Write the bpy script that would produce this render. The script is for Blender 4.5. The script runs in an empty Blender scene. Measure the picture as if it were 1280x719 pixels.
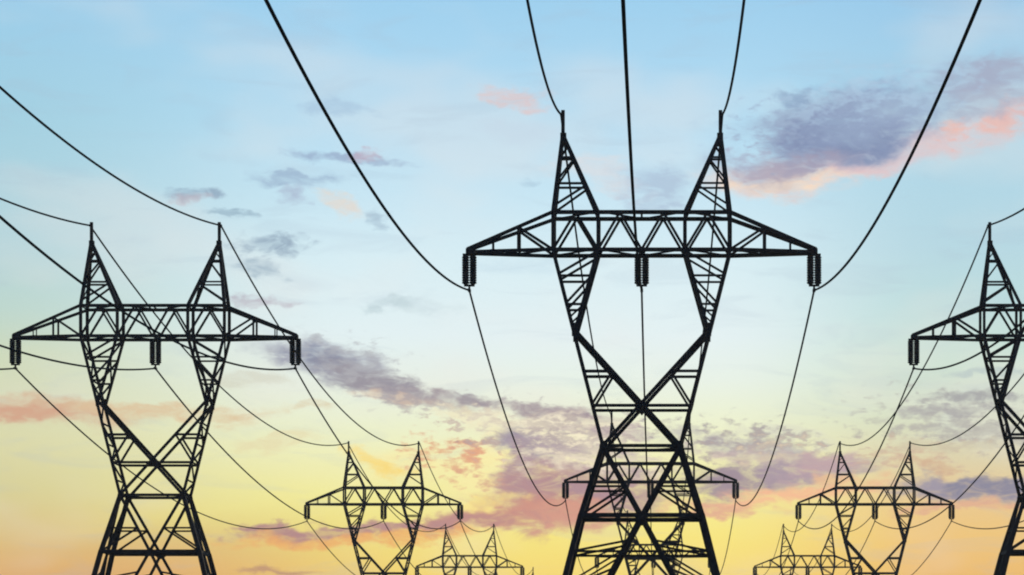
import bpy, bmesh, math, random
from mathutils import Vector, Matrix

random.seed(7)
SC = bpy.context.scene
COL = SC.collection
R = math.radians

# ------------------------------------------------------------------ camera
FPX = 2900.0                 # focal length in photo pixels (photo is 1280 wide)
VPX, VPY = 824.0, 882.0      # where the level, straight-ahead direction falls in the photo
EYE = 1.7
cam_d = bpy.data.cameras.new('camera')
cam = bpy.data.objects.new('camera', cam_d)
COL.objects.link(cam)
cam.location = (0, 0, EYE)
cam.rotation_euler = (R(90), 0, 0)
cam_d.sensor_width = 36.0
cam_d.lens = 36.0 * FPX / 1280.0
cam_d.shift_x = (640.0 - VPX) / 1280.0
cam_d.shift_y = (VPY - 359.5) / 1280.0
cam_d.clip_start = 0.1
cam_d.clip_end = 60000.0
SC.camera = cam

# ------------------------------------------------------------------ exposure
SC.view_settings.view_transform = 'Standard'
SC.view_settings.look = 'None'
SC.view_settings.exposure = 0.0
SC.view_settings.gamma = 1.0
SC.view_settings.use_curve_mapping = False
SC.cycles.filter_width = 2.0
SC.cycles.max_bounces = 4

# ------------------------------------------------------------------ sun, low and straight ahead
SUN_EL, SUN_AZ = R(2.5), R(2.0)          # azimuth clockwise from +Y
sun_d = bpy.data.lights.new('sun', 'SUN')
sun_d.energy = 0.8
sun_d.angle = R(0.5)
sun_d.color = (1.0, 0.78, 0.5)
sun = bpy.data.objects.new('sun', sun_d)
COL.objects.link(sun)
sdir = Vector((math.sin(SUN_AZ) * math.cos(SUN_EL), math.cos(SUN_AZ) * math.cos(SUN_EL), math.sin(SUN_EL)))
sun.rotation_euler = sdir.to_track_quat('Z', 'Y').to_euler()
sun.location = sdir * 900

# ------------------------------------------------------------------ sky
def lin(c):
    o = []
    for v in c:
        v = v / 255.0
        o.append(v / 12.92 if v <= 0.04045 else ((v + 0.055) / 1.055) ** 2.4)
    return (o[0], o[1], o[2], 1.0)

world = bpy.data.worlds.new('World')
SC.world = world
world.use_nodes = True
NT = world.node_tree
NT.nodes.clear()
def N(kind, **kw):
    n = NT.nodes.new(kind)
    for k, v in kw.items():
        setattr(n, k, v)
    return n
def L(a, b):
    NT.links.new(a, b)
def M(op, a, b=None, c=None, clamp=False):
    n = N('ShaderNodeMath', operation=op, use_clamp=clamp)
    for i, v in enumerate((a, b, c)):
        if v is None: continue
        if isinstance(v, (int, float)): n.inputs[i].default_value = v
        else: L(v, n.inputs[i])
    return n.outputs[0]
def MIX(fac, a, b):
    n = N('ShaderNodeMix', data_type='RGBA')
    for s, v in ((n.inputs[0], fac), (n.inputs[6], a), (n.inputs[7], b)):
        if isinstance(v, (int, float, tuple)): s.default_value = v
        else: L(v, s)
    return n.outputs[2]
def SMOOTH(v, lo, hi, a=0.0, b=1.0):
    n = N('ShaderNodeMapRange', interpolation_type='SMOOTHSTEP')
    L(v, n.inputs[0])
    for i, x in enumerate((lo, hi, a, b)): n.inputs[i + 1].default_value = x
    return n.outputs[0]

# direction -> azimuth and elevation on the sky; unit: 1/2900 radian, so distances read like the photo's pixels
tc = N('ShaderNodeTexCoord')
sep = N('ShaderNodeSeparateXYZ'); L(tc.outputs['Generated'], sep.inputs[0])
az = M('ARCTAN2', sep.outputs[0], sep.outputs[1])
el = M('ARCSINE', sep.outputs[2])
AZ = M('MULTIPLY', az, FPX)
EL = M('MULTIPLY', el, FPX)
comb = N('ShaderNodeCombineXYZ'); L(AZ, comb.inputs[0]); L(EL, comb.inputs[1])
P = comb.outputs[0]

def NOISE(vec, sx, sy, detail=5, rough=0.55, off=(0, 0), dist=0.0, color=False):
    m = N('ShaderNodeMapping')
    m.inputs['Location'].default_value = (off[0], off[1], 0)
    m.inputs['Scale'].default_value = (1.0 / sx, 1.0 / sy, 1)
    L(vec, m.inputs[0])
    n = N('ShaderNodeTexNoise', noise_dimensions='2D')
    n.inputs['Scale'].default_value = 1.0
    n.inputs['Detail'].default_value = detail
    n.inputs['Roughness'].default_value = rough
    n.inputs['Distortion'].default_value = dist
    L(m.outputs[0], n.inputs['Vector'])
    return n.outputs['Color'] if color else n.outputs['Fac']

# clear-sky colour against elevation, in the glow ahead and off to its sides
def RAMP(val, stops, span):
    r = N('ShaderNodeValToRGB')
    r.color_ramp.interpolation = 'EASE'
    r.color_ramp.interpolation = 'LINEAR'
    e = r.color_ramp.elements
    while len(e) < len(stops): e.new(0.5)
    for i, (p, c) in enumerate(stops):
        e[i].position = p / span
        e[i].color = lin(c)
    L(M('DIVIDE', val, span, clamp=True), r.inputs[0])
    return r.outputs[0]
SPAN = 4500.0
glow = RAMP(EL, [(0, (240, 170, 90)), (110, (244, 200, 100)), (163, (247, 222, 116)), (215, (246, 233, 130)), (265, (243, 239, 160)),
                 (315, (239, 242, 192)), (360, (234, 243, 214)), (405, (230, 243, 234)), (455, (226, 242, 245)), (550, (214, 238, 246)), (700, (180, 221, 243)),
                 (870, (154, 206, 238)), (1400, (112, 168, 214)), (4500, (60, 96, 150))], SPAN)
left = RAMP(EL, [(0, (214, 140, 84)), (140, (226, 170, 106)), (170, (228, 182, 114)), (210, (222, 196, 130)), (255, (218, 210, 152)),
                 (310, (220, 218, 170)), (365, (216, 220, 184)), (420, (206, 218, 188)), (470, (190, 216, 206)), (550, (176, 212, 220)), (700, (162, 208, 226)),
                 (870, (152, 204, 236)), (1400, (104, 158, 204)), (4500, (60, 96, 150))], SPAN)
right = RAMP(EL, [(0, (220, 150, 90)), (160, (236, 188, 110)), (205, (238, 198, 122)), (255, (232, 202, 146)), (300, (220, 210, 172)),
                  (355, (210, 222, 196)), (420, (200, 226, 212)), (480, (188, 222, 222)), (560, (180, 216, 228)), (700, (170, 213, 233)),
                  (870, (150, 200, 234)), (1400, (104, 158, 204)), (4500, (60, 96, 150))], SPAN)
low = SMOOTH(EL, 280, 185)
sky = MIX(M('MAXIMUM', SMOOTH(AZ, -370, -840), M('MULTIPLY', SMOOTH(AZ, -230, -640), low)), glow, left)
sky = MIX(M('MAXIMUM', SMOOTH(AZ, 60, 360), M('MULTIPLY', SMOOTH(AZ, 130, 420), low)), sky, right)
# large soft unevenness of the air
nb = NOISE(P, 330, 150, 3, 0.5, (3.1, 7.7))
sky = MIX(M('MULTIPLY', SMOOTH(nb, 0.45, 0.75), 0.3), sky, lin((236, 230, 226)))
nbs = NOISE(P, 170, 34, 5, 0.6, (13.1, 1.7), 0.5)
sky = MIX(M('MULTIPLY', SMOOTH(nbs, 0.5, 0.72), 0.16), sky, lin((166, 186, 206)))

# cloud fields
wn = NOISE(P, 95, 60, 4, 0.6, (11.3, 4.2), color=True)
wv = N('ShaderNodeVectorMath', operation='SUBTRACT'); L(wn, wv.inputs[0]); wv.inputs[1].default_value = (0.5, 0.5, 0.5)
ws = N('ShaderNodeVectorMath', operation='MULTIPLY'); L(wv.outputs[0], ws.inputs[0]); ws.inputs[1].default_value = (90, 46, 0)
wa = N('ShaderNodeVectorMath', operation='ADD'); L(P, wa.inputs[0]); L(ws.outputs[0], wa.inputs[1])
W = wa.outputs[0]
na = NOISE(P, 62, 24, 6, 0.62, (1.7, 9.2), 0.4)
nf = NOISE(P, 30, 15, 5, 0.6, (5.5, 2.4), 0.3)
npf = NOISE(P, 21, 9, 5, 0.58, (6.6, 3.3), 0.12)
nl = NOISE(P, 120, 55, 5, 0.55, (8.8, 6.1), 0.3)

rag = SMOOTH(NOISE(P, 34, 12, 5, 0.6, (2.2, 5.9), 0.6), 0.3, 0.6, 0.5, 1.0)

def sky_pos(x, y):
    u, v = (x - VPX) / FPX, (VPY - y) / FPX
    a = math.atan(u)
    return a * FPX, math.atan(v * math.cos(a)) * FPX

def cloud(x, y, rx, ry, rot, col, strength, noise, amp=1.5, soft=0.8, bias=-0.15):
    """one cloud bank at a bearing and height of its own"""
    global sky
    cx, cy = sky_pos(x, y)
    m = N('ShaderNodeMapping', vector_type='TEXTURE')
    m.inputs['Location'].default_value = (cx, cy, 0)
    m.inputs['Rotation'].default_value = (0, 0, R(rot))
    m.inputs['Scale'].default_value = (rx, ry, 1)
    # (a vanishing share of the colour so far makes the clouds evaluate one after the other)
    chain = N('ShaderNodeVectorMath', operation='MULTIPLY_ADD')
    L(sky, chain.inputs[0]); chain.inputs[1].default_value = (1e-7, 1e-7, 1e-7); L(W, chain.inputs[2])
    L(chain.outputs[0], m.inputs[0])
    ln = N('ShaderNodeVectorMath', operation='LENGTH'); L(m.outputs[0], ln.inputs[0])
    e = M('SUBTRACT', 1.0, ln.outputs['Value'])
    e = M('ADD', e, M('MULTIPLY', M('SUBTRACT', noise, 0.5), amp))
    a = SMOOTH(e, bias, bias + soft, 0.0, strength)
    inside = SMOOTH(ln.outputs['Value'], 1.8, 0.7)
    k = M('MULTIPLY', a, inside)
    k = M('MULTIPLY', k, rag)
    sky = MIX(k, sky, lin(col))

MAUVE, SLATE, PINK, PEACH, CREAM = (164, 160, 190), (142, 156, 194), (240, 186, 174), (248, 214, 190), (250, 240, 196)
CLOUDS = [
    # upper right bank: lit lower edge first, the grey mass over it
    (1000, 220, 150, 24, 2, (234, 212, 204), .85, 'nl'), (990, 229, 105, 11, 2, (250, 224, 196), .8, 'na'), (1075, 214, 70, 18, 6, (228, 186, 188), .7, 'na'),
    (1130, 196, 90, 22, 14, (220, 200, 206), .7, 'nl'), (1200, 170, 90, 28, 14, (222, 200, 202), .75, 'nl'), (1200, 164, 42, 16, 14, (236, 184, 174), .75, 'np'),
    (1195, 160, 26, 14, 10, (234, 190, 178), .55, 'nf'), (1254, 154, 34, 14, 8, (236, 184, 172), .7, 'nf'), (1275, 140, 30, 16, 0, (226, 182, 178), .7, 'nf'),
    (1050, 165, 170, 52, 10, (146, 162, 192), .9, 'nl'), (1035, 178, 110, 36, 6, (130, 146, 182), .95, 'nl'), (1050, 168, 90, 36, 8, (124, 142, 178), .75, 'nl'), (1090, 140, 110, 36, 16, (142, 160, 194), .8, 'na'),
    (1000, 208, 90, 18, 4, (164, 158, 180), .75, 'na'),
    (1175, 115, 130, 34, 16, (158, 182, 208), .8, 'nl'), (1250, 95, 80, 28, 6, (164, 172, 196), .8, 'na'), (980, 122, 30, 16, 0, (132, 158, 192), .75, 'nf'),
    (1245, 128, 80, 22, 10, (170, 180, 200), .75, 'na'), (1075, 118, 200, 40, 12, (176, 206, 230), .6, 'np'), (975, 170, 70, 40, 0, (146, 164, 194), .65, 'np'), (940, 195, 40, 18, 0, (172, 182, 204), .6, 'np'),
    (818, 238, 48, 30, -20, (164, 184, 210), .65, 'na'), (740, 215, 70, 22, -16, (224, 220, 222), .55, 'na'), (652, 225, 20, 8, 0, (160, 192, 214), .5, 'nf'),
    (640, 122, 50, 12, -2, (226, 196, 194), .7, 'nf'), (640, 165, 60, 20, 0, (196, 214, 230), .4, 'na'),
    # wisps on the left
    (235, 244, 52, 11, 0, (140, 166, 190), .85, 'nf'), (225, 250, 40, 8, 0, (200, 184, 192), .5, 'nf'),
    (435, 196, 88, 8, -4, (150, 172, 202), .8, 'nf'), (455, 194, 30, 8, 0, (196, 168, 184), .6, 'nf'), (370, 222, 58, 11, 0, (150, 176, 204), .75, 'nf'),
    (378, 244, 26, 14, 20, (164, 178, 204), .7, 'nf'), (282, 273, 34, 6, 0, (134, 164, 186), .7, 'nf'),
    (338, 308, 46, 14, 8, (140, 164, 186), .85, 'nf'), (320, 338, 36, 12, -6, (150, 176, 194), .7, 'nf'), (316, 378, 44, 8, 2, (176, 164, 180), .6, 'nf'),
    (433, 256, 28, 15, -24, (230, 216, 202), .7, 'nf'), (470, 276, 16, 12, -30, (158, 184, 204), .7, 'nf'), (430, 140, 60, 12, 0, (164, 194, 220), .6, 'nf'),
    (500, 383, 36, 10, 0, (182, 206, 214), .6, 'nf'), (520, 384, 60, 12, 0, (196, 216, 222), .4, 'nf'), (650, 330, 90, 16, 0, (196, 222, 236), .4, 'nl'),
    # dark trailing bank from the left pylon to the middle one
    (405, 452, 84, 30, -14, (156, 160, 178), .95, 'nl'), (398, 446, 56, 20, -14, (122, 134, 162), .85, 'na'),
    (470, 478, 96, 22, -14, (150, 148, 160), 1, 'na'), (545, 500, 80, 15, -12, (168, 160, 164), 1, 'nf'), (505, 486, 50, 12, -14, (146, 144, 160), .7, 'nf'),
    (500, 500, 80, 9, -8, (222, 196, 172), .6, 'nf'), (650, 510, 110, 10, -6, (162, 154, 162), .95, 'nf'), (600, 503, 40, 8, -10, (150, 146, 158), .7, 'nf'),
    (705, 520, 70, 18, -4, (164, 152, 162), .95, 'na'), (590, 525, 70, 12, -6, (240, 228, 190), .6, 'nf'),
    # pink band at the far left
    (40, 514, 160, 18, -2, (214, 182, 152), .95, 'nl'), (20, 520, 100, 12, 0, (212, 164, 138), .85, 'na'), (210, 516, 130, 13, 0, (222, 194, 156), .8, 'na'),
    (300, 470, 60, 16, 0, (206, 204, 186), .5, 'na'), (350, 552, 60, 10, 0, (228, 212, 168), .5, 'nf'), (390, 515, 40, 8, 0, (216, 196, 160), .6, 'nf'),
    # broken cream and mauve cloud left of the middle pylon
    (640, 590, 170, 60, 0, (250, 238, 170), .85, 'nl'), (700, 545, 120, 34, 0, (246, 238, 212), .9, 'na'),
    (652, 556, 50, 24, -16, (136, 134, 160), 1, 'na'), (640, 548, 40, 12, 0, (166, 158, 172), .7, 'nf'), (655, 590, 36, 44, 20, (170, 142, 154), .95, 'na'),
    (720, 560, 100, 9, -6, (172, 158, 170), .9, 'nf'), (740, 582, 110, 10, -4, (178, 162, 172), .9, 'nf'), (750, 540, 90, 8, -2, (180, 164, 172), .8, 'nf'),
    (570, 570, 62, 44, 0, (226, 172, 136), .95, 'np'), (584, 562, 24, 22, 0, (228, 164, 134), .7, 'np'), (610, 600, 50, 22, -10, (216, 168, 140), .8, 'np'),
    (481, 579, 44, 16, -20, (250, 218, 118), .8, 'nf'), (690, 545, 140, 44, -8, (148, 136, 152), .95, 'np'), (730, 575, 120, 34, -4, (246, 236, 208), .8, 'np'),
    (520, 500, 110, 28, -14, (168, 162, 168), .85, 'np'), (430, 450, 90, 34, -14, (172, 176, 184), .7, 'np'), (640, 530, 120, 20, -8, (244, 236, 206), .7, 'np'),
    (700, 622, 110, 46, 6, (182, 138, 142), 1, 'na'), (740, 610, 110, 40, 0, (166, 138, 152), .9, 'nl'), (640, 644, 130, 20, 8, (200, 142, 132), 1, 'na'),
    (720, 645, 80, 22, 0, (212, 154, 138), .8, 'na'), (560, 656, 130, 13, 6, (186, 138, 138), 1, 'nf'), (430, 662, 150, 11, 2, (178, 136, 140), .95, 'nf'),
    (345, 668, 70, 12, 2, (176, 134, 138), .9, 'nf'), (450, 674, 190, 10, 2, (238, 172, 104), .8, 'na'), (610, 628, 50, 14, 10, (252, 230, 140), .7, 'nf'),
    (345, 716, 70, 7, 0, (184, 140, 118), .8, 'nf'),
    # right of the middle pylon
    (940, 560, 120, 16, -8, (184, 184, 184), .9, 'nf'), (975, 545, 90, 12, -6, (214, 218, 202), .6, 'nf'), (960, 575, 130, 12, -6, (196, 180, 180), .85, 'nf'),
    (960, 560, 150, 34, -8, (148, 142, 156), .9, 'np'), (1000, 575, 110, 24, -8, (244, 226, 188), .7, 'np'),
    (985, 592, 120, 24, 6, (160, 148, 166), 1, 'na'), (905, 606, 80, 26, 0, (150, 138, 156), 1, 'na'), (1030, 580, 60, 20, 14, (188, 164, 172), .9, 'nf'),
    (1000, 618, 130, 12, 4, (242, 186, 150), .95, 'na'), (900, 634, 90, 12, 0, (222, 168, 146), .85, 'nf'), (1060, 600, 60, 12, 0, (232, 190, 148), .8, 'nf'),
    (1215, 614, 96, 22, 0, (150, 148, 168), 1, 'na'), (1230, 610, 66, 18, 0, (124, 130, 156), .95, 'na'), (1168, 602, 22, 20, 0, (150, 148, 168), .95, 'nf'),
    (1190, 530, 140, 44, -6, (168, 168, 168), .75, 'np'), (1130, 570, 90, 26, 0, (206, 178, 156), .75, 'np'),
    (1215, 634, 100, 8, 0, (222, 172, 146), .85, 'nf'),
    (1225, 496, 90, 9, 0, (160, 164, 168), .95, 'nf'), (1200, 513, 90, 8, -2, (168, 170, 172), .9, 'nf'), (1235, 545, 70, 10, -8, (178, 178, 172), .85, 'nf'),
    (1180, 560, 90, 10, 0, (204, 198, 172), .8, 'nf'), (1165, 583, 50, 8, 0, (206, 172, 144), .8, 'nf'), (1240, 462, 60, 8, 0, (180, 198, 200), .7, 'nf'),
]
NZ = {'np': npf, 'na': na, 'nf': nf, 'nl': nl}
for x, y, rx, ry, rot, col, st, nk in CLOUDS:
    if nk == 'np': cloud(x, y, rx, ry, rot, col, st, NZ[nk], amp=4.2, soft=1.1, bias=0.15)
    else: cloud(x, y, rx, ry, rot, col, st, NZ[nk])

# the half of the sky away from the sunset is a dim evening blue
back = RAMP(EL, [(0, (92, 84, 104)), (500, (74, 84, 116)), (1500, (52, 74, 112)), (4500, (46, 74, 118))], SPAN)
sky = MIX(SMOOTH(M('ABSOLUTE', az), R(28), R(100)), sky, back)

nish = N('ShaderNodeTexSky', sky_type='NISHITA')
nish.sun_disc = False
nish.sun_elevation = SUN_EL
nish.sun_rotation = SUN_AZ
nish.air_density = 1.0
nish.dust_density = 1.0
bg_a = N('ShaderNodeBackground'); L(nish.outputs[0], bg_a.inputs[0]); bg_a.inputs[1].default_value = 0.05
bg_b = N('ShaderNodeBackground'); L(sky, bg_b.inputs[0]); bg_b.inputs[1].default_value = 1.08
mx = N('ShaderNodeMixShader'); mx.inputs[0].default_value = 0.94
L(bg_a.outputs[0], mx.inputs[1]); L(bg_b.outputs[0], mx.inputs[2])
outw = N('ShaderNodeOutputWorld'); L(mx.outputs[0], outw.inputs[0])
world.cycles.sampling_method = 'MANUAL'
world.cycles.sample_map_resolution = 512

# ------------------------------------------------------------------ materials
def material(name, dark, light, rough, scale, metallic=0.0, spec=0.3, bump=0.0):
    m = bpy.data.materials.new(name)
    m.use_nodes = True
    nt = m.node_tree
    b = nt.nodes['Principled BSDF']
    t = nt.nodes.new('ShaderNodeTexCoord')
    n = nt.nodes.new('ShaderNodeTexNoise')
    n.inputs['Scale'].default_value = scale
    n.inputs['Detail'].default_value = 5
    nt.links.new(t.outputs['Object'], n.inputs['Vector'])
    r = nt.nodes.new('ShaderNodeValToRGB')
    r.color_ramp.elements[0].position = 0.35
    r.color_ramp.elements[1].position = 0.68
    r.color_ramp.elements[0].color = (*dark, 1)
    r.color_ramp.elements[1].color = (*light, 1)
    nt.links.new(n.outputs['Fac'], r.inputs[0])
    nt.links.new(r.outputs[0], b.inputs['Base Color'])
    b.inputs['Roughness'].default_value = rough
    b.inputs['Metallic'].default_value = metallic
    b.inputs['Specular IOR Level'].default_value = spec
    if bump:
        bp = nt.nodes.new('ShaderNodeBump')
        bp.inputs['Strength'].default_value = bump
        nt.links.new(n.outputs['Fac'], bp.inputs['Height'])
        nt.links.new(bp.outputs[0], b.inputs['Normal'])
    return m
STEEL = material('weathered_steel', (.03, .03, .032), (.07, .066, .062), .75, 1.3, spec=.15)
DISC = material('glazed_insulator', (.03, .035, .034), (.05, .058, .056), .6, 3.0, spec=.15)
CABLE = material('weathered_aluminium', (.03, .04, .045), (.05, .062, .068), 1.0, 2.0, spec=0.0)
CONCRETE = material('concrete', (.22, .21, .19), (.34, .33, .30), .9, 2.0, bump=.2)
GRASS = material('meadow', (.035, .05, .02), (.09, .10, .04), .95, 0.25, bump=.4)

# ------------------------------------------------------------------ mesh helpers
def link_mesh(name, bm, mat, parent=None):
    me = bpy.data.meshes.new(name)
    bmesh.ops.recalc_face_normals(bm, faces=bm.faces)
    bm.to_mesh(me); bm.free()
    me.materials.append(mat)
    o = bpy.data.objects.new(name, me)
    COL.objects.link(o)
    if parent is not None: o.parent = parent
    return o

def angle(bm, p, q, w, n=(0, 1, 0), t=None, ext=0.0):
    """steel angle section from p to q: one flange across the face, the other along the face normal n"""
    p, q, n = Vector(p), Vector(q), Vector(n)
    a = (q - p).normalized()
    p = p - a * ext; q = q + a * ext
    b = a.cross(n)
    if b.length < 1e-4: b = a.cross(Vector((1, 0, 0)))
    b.normalize()
    n = b.cross(a).normalized()
    if n.dot(Vector((0, 0, 0)) + n) < 0: n = -n
    t = t or max(0.018, w * 0.12)
    off = n * random.uniform(-.02, .02)
    prof = [(0, 0), (w, 0), (w, t), (t, t), (t, w), (0, w)]
    rings = []
    for c in (p, q):
        rings.append([bm.verts.new(c + off + b * (u - w / 2) + n * (v - w * .25)) for u, v in prof])
    k = len(prof)
    for i in range(k):
        j = (i + 1) % k
        bm.faces.new((rings[0][i], rings[0][j], rings[1][j], rings[1][i]))
    bm.faces.new(rings[0][::-1]); bm.faces.new(rings[1])

def plate(bm, c, pts, n, t=.03):
    """gusset plate: polygon pts (in-plane x,z offsets) around c, thickness along y"""
    c = Vector(c)
    f = [bm.verts.new(c + Vector((x, -t / 2 * n, z))) for x, z in pts]
    r = [bm.verts.new(c + Vector((x, t / 2 * n, z))) for x, z in pts]
    k = len(pts)
    bm.faces.new(f); bm.faces.new(r[::-1])
    for i in range(k):
        j = (i + 1) % k
        bm.faces.new((f[i], r[i], r[j], f[j]))

def box(bm, c, s):
    m = Matrix.Translation(Vector(c)) @ Matrix.Diagonal((s[0], s[1], s[2], 1))
    bmesh.ops.create_cube(bm, size=1.0, matrix=m)

def lathe(bm, c, prof, seg=14):
    """revolve (radius, z) pairs round the vertical through c"""
    c = Vector(c)
    rings = []
    for r, z in prof:
        rings.append([bm.verts.new(c + Vector((r * math.cos(2 * math.pi * i / seg), r * math.sin(2 * math.pi * i / seg), z))) for i in range(seg)])
    for a, b in zip(rings, rings[1:]):
        for i in range(seg):
            j = (i + 1) % seg
            bm.faces.new((a[i], a[j], b[j], b[i]))
    bm.faces.new(rings[0][::-1]); bm.faces.new(rings[-1])

def tube(bm, pts, r, seg=8):
    rings = []
    for i, p in enumerate(pts):
        p = Vector(p)
        a = (Vector(pts[min(i + 1, len(pts) - 1)]) - Vector(pts[max(i - 1, 0)])).normalized()
        s = a.cross(Vector((0, 0, 1)))
        if s.length < 1e-4: s = Vector((1, 0, 0))
        s.normalize(); u = s.cross(a)
        rings.append([bm.verts.new(p + s * (r * math.cos(2 * math.pi * k / seg)) + u * (r * math.sin(2 * math.pi * k / seg))) for k in range(seg)])
    for a, b in zip(rings, rings[1:]):
        for k in range(seg):
            j = (k + 1) % seg
            bm.faces.new((a[k], a[j], b[j], b[k]))
    bm.faces.new(rings[0][::-1]); bm.faces.new(rings[-1])

# ------------------------------------------------------------------ ground
def ground():
    bm = bmesh.new()
    radii = [0, 30, 60, 120, 240, 500, 1000, 2500, 6000, 15000, 30000]
    seg = 72
    rng = random.Random(3)
    prev = None
    for r in radii:
        if r == 0:
            ring = [bm.verts.new((0, 0, 0))]
        else:
            ring = [bm.verts.new((r * math.cos(2 * math.pi * i / seg), r * math.sin(2 * math.pi * i / seg), rng.uniform(-.02, .02) if r < 900 else 0)) for i in range(seg)]
        if prev:
            for i in range(seg):
                j = (i + 1) % seg
                if len(prev) == 1: bm.faces.new((prev[0], ring[i], ring[j]))
                else: bm.faces.new((prev[i], ring[i], ring[j], prev[j]))
        prev = ring
    o = link_mesh('ground', bm, GRASS)
    o['kind'] = 'structure'
ground()

# ------------------------------------------------------------------ pylon (dimensions in metres, measured on the middle pylon)
D1 = 161.9
S = D1 / FPX                      # metres per photo pixel at the middle pylon
def Z(y): return (VPY - y) * S + EYE
def lerp(a, b, t): return a + (b - a) * t
def track(tab, z):
    """linear interpolation in a table of (z, value), z falling"""
    for (z0, v0), (z1, v1) in zip(tab, tab[1:]):
        if z <= z0 and z >= z1: return lerp(v0, v1, (z0 - z) / (z0 - z1))
    return tab[0][1] if z > tab[0][0] else tab[-1][1]

ZT, ZB = Z(269.5), Z(316)         # crossarm top and bottom chords
ZK, ZX, ZW, ZR = Z(415), Z(510), Z(560), Z(647)
ZAP, ZTIP = Z(172), Z(138)
XO, XI, XK, XW, XR, XF = 110 * S, 54 * S, 84 * S, 48 * S, 75 * S, 140 * S
XARM, XPK = 218 * S, 98 * S
DEP = [(ZT, 2.4), (ZB, 2.4), (ZW, 3.0), (ZR, 4.3), (0.0, 8.0)]
OUT = [(ZT, XO), (ZB, XO), (ZW, XW), (ZR, XR), (0.0, XF)]
INN = [(ZT, XI), (ZB, XI), (ZK, XK - .12)]
def hd(z): return track(DEP, z) / 2
def C(tab, z, sx, sy): return Vector((sx * track(tab, z), sy * hd(z), z))

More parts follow.
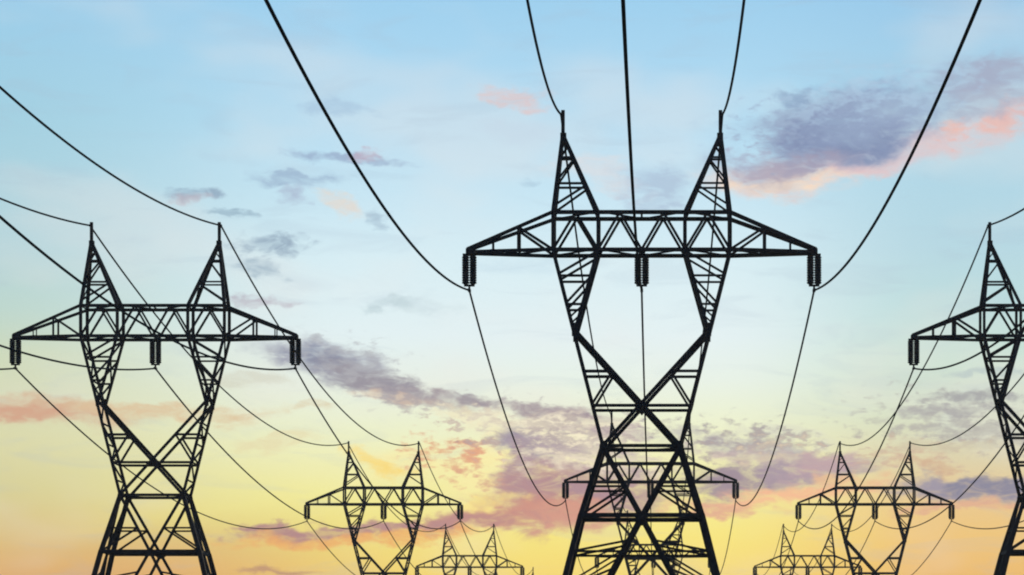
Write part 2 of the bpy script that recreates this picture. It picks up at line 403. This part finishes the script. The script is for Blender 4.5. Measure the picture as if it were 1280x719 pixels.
def build_pylon():
    root = bpy.data.objects.new('lattice_pylon', None)
    COL.objects.link(root)
    Y = Vector((0, 1, 0)); X = Vector((1, 0, 0))
    # four main legs
    for sx in (-1, 1):
        for sy in (-1, 1):
            bm = bmesh.new()
            n = (0, -sy, 0)
            angle(bm, C(OUT, 0, sx, sy) + Vector((0, 0, .25)), C(OUT, ZR, sx, sy), .38, n, ext=.05)
            angle(bm, C(OUT, ZR, sx, sy), C(OUT, ZW, sx, sy), .35, n, ext=.1)
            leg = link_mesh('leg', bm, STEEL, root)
            fb = bmesh.new()
            f = C(OUT, 0, sx, sy)
            box(fb, (f.x, f.y, .02), (1.5, 1.5, .7))
            link_mesh('footing', fb, CONCRETE, leg)
    # lower body bracing, one mesh a side
    def lower_face(A, B, n, w):
        bm = bmesh.new()
        mid = (A(ZR) + B(ZR)) / 2
        for P_, Q_ in ((A, B), (B, A)):
            angle(bm, P_(ZW), mid, w, n)                        # upper inverted pair
            top = lambda z: lerp(P_(ZW), mid, (ZW - z) / (ZW - ZR))
            zq = Z(611)
            angle(bm, P_(zq), top(zq), .15, n)
            angle(bm, P_(ZR), top(zq), .16, n)
            foot = P_(.4)
            angle(bm, mid, foot, w, n)                          # long diagonal to the foot
            dg = lambda z: lerp(mid, foot, (ZR - z) / (ZR - .4))
            zs = [ZR, Z(692), Z(740), Z(792), Z(845)]
            for i in range(1, len(zs)):
                angle(bm, P_(zs[i]), dg(zs[i]), .15, n)
                angle(bm, P_(zs[i]), dg(zs[i - 1] * .55 + zs[i] * .45) if i > 1 else dg(zs[i] * .7 + zs[0] * .3), .15, n)
                if i < 4: angle(bm, lerp(P_(zs[i]), dg(zs[i]), .98), lerp(P_(zs[i + 1]), P_(zs[i]), .1), .13, n)
        angle(bm, A(Z(692)), B(Z(692)), .16, n)
        plate(bm, mid + Vector(n) * .03, [(-.45, -.15), (-.2, .25), (.2, .25), (.45, -.15), (.2, -.4), (-.2, -.4)], 1) if abs(n[1]) > .5 else None
        return bm
    for sy in (-1, 1):
        bm = lower_face(lambda z: C(OUT, z, -1, sy), lambda z: C(OUT, z, 1, sy), (0, -sy, 0), .26)
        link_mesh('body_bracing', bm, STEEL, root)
    for sx in (-1, 1):
        bm = lower_face(lambda z: C(OUT, z, sx, -1), lambda z: C(OUT, z, sx, 1), (-sx, 0, 0), .2)
        link_mesh('body_bracing', bm, STEEL, root)
    # horizontal rings at the waist and below it
    for z, w in ((ZW, .22), (ZR, .29)):
        bm = bmesh.new()
        for s in (-1, 1):
            angle(bm, C(OUT, z, -1, s), C(OUT, z, 1, s), w, (0, -s, 0))
            angle(bm, C(OUT, z, s, -1), C(OUT, z, s, 1), w * .8, (-s, 0, 0))
        m = [Vector((0, -hd(z), z)), Vector((track(OUT, z), 0, z)), Vector((0, hd(z), z)), Vector((-track(OUT, z), 0, z))]
        for i in range(4): angle(bm, m[i], m[(i + 1) % 4], .09, (0, 0, 1))
        link_mesh('horizontal_ring', bm, STEEL, root)
    # the X between the two side columns
    bm = bmesh.new()
    for sy in (-1, 1):
        n = (0, -sy, 0)
        for sx in (-1, 1):
            a, b = C(OUT, ZK, sx, sy), C(OUT, ZW, -sx, sy)
            a.x = sx * XK
            angle(bm, a, b, .26, n)
            ln = lambda z: lerp(a, b, (ZK - z) / (ZK - ZW))
            z1 = Z(467.5)
            angle(bm, C(OUT, z1, sx, sy), ln(z1), .2, n)
            angle(bm, C(OUT, ZX + .1, sx, sy), ln(z1), .17, n)
        angle(bm, C(OUT, ZX, -1, sy), C(OUT, ZX, 1, sy), .2, n)
        plate(bm, (0, sy * hd(ZX) - sy * .03, ZX), [(-.32, 0), (0, .36), (.32, 0), (0, -.36)], 1)
        for sx in (-1, 1):
            plate(bm, (sx * XK, sy * hd(ZK) - sy * .05, ZK), [(-.16, .45), (.16, .45), (.14, -.5), (-.14, -.5)], 1)
            plate(bm, (sx * (XW - .05), sy * hd(ZW) - sy * .05, ZW), [(-.2, .35), (.2, .35), (.3, -.05), (.2, -.4), (-.2, -.4), (-.3, -.05)], 1)
    for sx in (-1, 1):
        angle(bm, C(OUT, Z(467.5), sx, -1), C(OUT, Z(467.5), sx, 1), .15, (sx, 0, 0))
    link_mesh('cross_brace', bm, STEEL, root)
    # two tapering side columns under the crossarm
    for sx in (-1, 1):
        bm = bmesh.new()
        for sy in (-1, 1):
            n = (0, -sy, 0)
            angle(bm, C(OUT, ZB, sx, sy), C(OUT, ZW, sx, sy), .26, n, ext=.08)
            angle(bm, C(INN, ZB, sx, sy), C(INN, ZK, sx, sy), .26, n, ext=.08)
            z1, z2 = Z(348.5), Z(384)
            for z in (z1, z2): angle(bm, C(OUT, z, sx, sy), C(INN, z, sx, sy), .16, n)
            angle(bm, C(OUT, z1 + .15, sx, sy), C(INN, ZB - .1, sx, sy), .16, n)
            angle(bm, C(OUT, z2 + .1, sx, sy), C(INN, z1 - .1, sx, sy), .16, n)
            angle(bm, C(OUT, Z(400), sx, sy), C(INN, z2 - .1, sx, sy), .12, n)
        zs = [ZB, Z(348.5), Z(384), ZK, Z(450), Z(482), ZX, Z(537), ZW]
        for i in range(len(zs) - 1):                                 # zigzag on the outer side face
            s = 1 if i % 2 else -1
            angle(bm, C(OUT, zs[i], sx, s), C(OUT, zs[i + 1], sx, -s), .13, (sx, 0, 0))
            if i < 3: angle(bm, C(INN, zs[i], sx, -s), C(INN, zs[i + 1], sx, s), .13, (sx, 0, 0))
            if 0 < i: angle(bm, C(OUT, zs[i], sx, -1), C(OUT, zs[i], sx, 1), .12, (sx, 0, 0))
        link_mesh('side_column', bm, STEEL, root)
    # crossarm beam
    bm = bmesh.new()
    for sy in (-1, 1):
        n = (0, -sy, 0)
        d = sy * 1.2
        for z in (ZT, ZB):
            angle(bm, (-XO, d, z), (XO, d, z), .25, n, ext=.1)
        for x in (-XO, -XI, XI, XO):
            angle(bm, (x, d, ZB), (x, d, ZT), .24, n)
        xs = [-XO, -(XO + XI) / 2, -XI, -XI / 2, 0, XI / 2, XI, (XO + XI) / 2, XO]
        for i in range(8):
            a, b = (ZB, ZT) if i % 2 == 0 else (ZT, ZB)
            angle(bm, (xs[i], d, a), (xs[i + 1], d, b), .17, n)
    for z in (ZT, ZB):
        xs = [-XO, -XI, 0, XI, XO]
        for i in range(4):
            s = 1 if i % 2 else -1
            angle(bm, (xs[i], -1.2 * s, z), (xs[i + 1], 1.2 * s, z), .13, (0, 0, 1))
        for x in xs: angle(bm, (x, -1.2, z), (x, 1.2, z), .15, (0, 0, 1))
    link_mesh('crossarm_beam', bm, STEEL, root)
    # tapering arms
    for sx in (-1, 1):
        bm = bmesh.new()
        tip = lambda sy: Vector((sx * XARM, sy * .22, ZB + .08))
        for sy in (-1, 1):
            n = (0, -sy, 0)
            up, lo = Vector((sx * XO, sy * 1.2, ZT)), Vector((sx * XO, sy * 1.2, ZB))
            tu, tl = tip(sy) + Vector((0, 0, .12)), tip(sy) + Vector((0, 0, -.08))
            angle(bm, up, tu, .26, n); angle(bm, lo, tl, .26, n)
            k = (647 - 690) / (583 - 690)
            a, b = lerp(up, tu, k), lerp(lo, tl, k)
            angle(bm, a, b, .18, n); angle(bm, a, lo, .18, n)
            k2 = .7
            angle(bm, lerp(up, tu, k2), lerp(lo, tl, k2), .1, n)
        lo = [Vector((sx * XO, s * 1.2, ZB)) for s in (-1, 1)]
        for i, (k0, k1) in enumerate(((0, .4), (.4, .7), (.7, .95))):
            s = i % 2
            angle(bm, lerp(lo[s], tip(s * 2 - 1), k0), lerp(lo[1 - s], tip(1 - 2 * s), k1), .12, (0, 0, 1))
            angle(bm, lerp(lo[0], tip(-1), k1), lerp(lo[1], tip(1), k1), .12, (0, 0, 1))
        box(bm, (sx * (XARM - .04), 0, ZB + .08), (.26, .62, .34))
        link_mesh('crossarm_tip', bm, STEEL, root)
    # earth wire peaks
    for sx in (-1, 1):
        bm = bmesh.new()
        ap = Vector((sx * XPK, 0, ZAP))
        def leg_at(x0, z): return lerp(x0, ap, (z - ZT) / (ZAP - ZT))
        for sy in (-1, 1):
            n = (0, -sy, 0)
            o_, i_ = Vector((sx * XO, sy * 1.2, ZT)), Vector((sx * XI, sy * 1.2, ZT))
            angle(bm, o_, ap + Vector((sx * .06, sy * .09, 0)), .27, n, ext=.05)
            angle(bm, i_, ap + Vector((-sx * .06, sy * .09, 0)), .27, n, ext=.05)
            z1, z2 = Z(232), Z(198)
            for z in (z1, z2): angle(bm, leg_at(o_, z), leg_at(i_, z), .15, n)
            angle(bm, leg_at(o_, Z(261)), leg_at(i_, z1 - .15), .15, n)
            angle(bm, leg_at(o_, z1 + .25), leg_at(i_, z2 - .15), .14, n)
            angle(bm, leg_at(o_, z2 + .15), leg_at(i_, Z(184)), .1, n)
        for x0, s in ((XO, 1), (XI, -1)):
            zs = [ZT, Z(232), Z(198)]
            for i in range(2):
                s = -s
                angle(bm, leg_at(Vector((sx * x0, s * 1.2, ZT)), zs[i]), leg_at(Vector((sx * x0, -s * 1.2, ZT)), zs[i + 1]), .11, (sx, 0, 0))
            for z in zs[1:]:
                angle(bm, leg_at(Vector((sx * x0, -1.2, ZT)), z), leg_at(Vector((sx * x0, 1.2, ZT)), z), .12, (sx, 0, 0))
        box(bm, (ap.x, 0, ZAP - .15), (.42, .34, .9))
        pk = link_mesh('earth_wire_peak', bm, STEEL, root)
        fb = bmesh.new()
        box(fb, (sx * (XPK + .02), 0, lerp(ZAP, ZTIP, .58)), (.25, .2, (ZTIP - ZAP) * .84))
        box(fb, (sx * (XPK + .16), 0, Z(143)), (.16, .34, .14))
        link_mesh('wire_bracket', fb, STEEL, pk)
    # insulators: twin strings of discs between yoke plates
    for x in (-215.5 * S, 0, 215.5 * S):
        bm = bmesh.new()
        zt, zb = ZB - .12, Z(357)
        box(bm, (x, 0, zt - .03), (.92, .2, .16))
        box(bm, (x, 0, zt + .1), (.16, .12, .34))
        ins = link_mesh('insulator', bm, STEEL, root)
        for s in (-1, 1):
            db = bmesh.new()
            prof = [(.07, zt - .1)]
            k, z = 11, zt - .14
            h = (z - (zb + .1)) / k
            for i in range(k):
                prof += [(.18, z), (.25, z - h * .2), (.255, z - h * .75), (.22, z - h * .82), (.18, z - h * .92)]
                z -= h
            prof.append((.07, zb))
            lathe(db, (x + s * .258, 0, 0), prof)
            link_mesh('disc_string', db, DISC, ins)
        cb = bmesh.new()
        box(cb, (x, 0, zb), (.74, .16, .13))
        box(cb, (x, 0, zb - .2), (.14, .12, .36))
        box(cb, (x, 0, Z(363)), (.2, .6, .16))
        link_mesh('cable_clamp', cb, STEEL, ins)
    return root

SPANS = 165.5
ROWS = {   # x of each row, then distance of each pylon from the camera
    'middle': (-1.22, [161.9, 328.0, 493.5, 659.0]),
    'left': (-43.3, [199.4, 364.5, 530.0, 695.5]),
    'right': (33.9, [199.4, 364.5, 530.0, 695.5]),
}
LABELS = {
    ('middle', 0): 'tallest black lattice pylon, in the middle, its whole crossarm above all the others',
    ('middle', 1): 'smaller black pylon seen directly behind the legs of the tallest middle pylon',
    ('middle', 2): 'far small pylon whose crossarm shows low between the splayed legs of the tallest pylon',
    ('middle', 3): 'farthest middle pylon, only its peaks showing between the lowest legs of the tallest pylon',
    ('left', 0): 'large black lattice pylon on the left with waist and full crossarm in view',
    ('left', 1): 'mid-sized distant pylon between the large left pylon and the tallest middle one',
    ('left', 2): 'small far pylon low in front of yellow sky, left of the tallest pylon',
    ('left', 3): 'tiny spike tip of the farthest pylon at the bottom edge, left of the tallest pylon',
    ('right', 0): 'large black pylon cut off by the right edge of the photo',
    ('right', 1): 'mid-sized distant pylon between the tallest middle pylon and the cut-off right one',
    ('right', 2): 'small far pylon low on the right, its arm behind the mid-sized right pylon',
    ('right', 3): 'tiny spike tips of the farthest right-hand pylon at the bottom edge',
}

def copy_tree(o, parent=None):
    c = o.copy()
    COL.objects.link(c)
    if parent is not None: c.parent = parent
    for ch in list(o.children): copy_tree(ch, c)
    return c

proto = build_pylon()
first = True
for row, (x, ds) in ROWS.items():
    for i, d in enumerate(ds):
        o = proto if first else copy_tree(proto)
        first = False
        o.location = (x, d, 0)
        o['label'] = LABELS[(row, i)]
        o['category'] = 'pylon'
        o['group'] = 'lattice pylons in three parallel rows'

# ------------------------------------------------------------------ conductors and earth wires, each one cable along its row
SAG = {   # (insulator cables, earth wires): sag in metres span by span, from the span over the camera on
    'middle': ([5.43, 5.6, 5.6, 5.6], [4.6, 4.0, 4.0, 4.0]),
    'left': ([6.1, 5.8, 5.8, 5.8], [5.97, 6.2, 6.2, 6.2]),
    'right': ([6.1, 5.8, 5.8, 5.8], [5.97, 6.2, 6.2, 6.2]),
}
HEAD = {'middle': (139.0, 84.0), 'left': (146.0, 146.0), 'right': (146.0, 146.0)}   # length of that first span
WIRES = [('outer left', -215.5 * S, Z(363), 0), ('centre', 0.0, Z(363), 0), ('outer right', 215.5 * S, Z(363), 0),
         ('left', -(XPK + .16), Z(143), 1), ('right', XPK + .16, Z(143), 1)]
ROWWORD = {'middle': 'middle pylon row', 'left': 'left pylon row', 'right': 'right pylon row'}
for row, (x, ds) in ROWS.items():
    for word, dx, z, earth in WIRES:
        bm = bmesh.new()
        ys = [ds[0] - HEAD[row][earth]] + ds
        pts = []
        for k in range(len(ys) - 1):
            sag = SAG[row][earth][k]
            n = 56
            for i in range(n + (1 if k == len(ys) - 2 else 0)):
                t = i / n
                pts.append((x + dx, lerp(ys[k], ys[k + 1], t), z - 4 * sag * t * (1 - t)))
        tube(bm, pts, .078 if earth else .072)
        o = link_mesh('earth_wire' if earth else 'power_cable', bm, CABLE)
        o['category'] = 'cable'
        if earth:
            o['label'] = 'thin dark wire looping between the %s peaks of the %s' % (word, ROWWORD[row])
            o['group'] = 'earth wires on the pylon peaks'
        else:
            o['label'] = 'dark sagging cable hung from the %s insulators of the %s' % (word, ROWWORD[row])
            o['group'] = 'power cables hung from the insulators'

# ------------------------------------------------------------------ evening haze
def haze():
    bm = bmesh.new()
    box(bm, (0, 380, 22.5), (760, 900, 47))
    m = bpy.data.materials.new('evening_air')
    m.use_nodes = True
    nt = m.node_tree
    nt.nodes.clear()
    v = nt.nodes.new('ShaderNodeVolumePrincipled')
    v.inputs['Color'].default_value = (.9, .9, .88, 1)
    v.inputs['Density'].default_value = 0.00022
    v.inputs['Anisotropy'].default_value = 0.3
    o = nt.nodes.new('ShaderNodeOutputMaterial')
    nt.links.new(v.outputs[0], o.inputs['Volume'])
    h = link_mesh('haze', bm, m)
    h['kind'] = 'stuff'
haze()
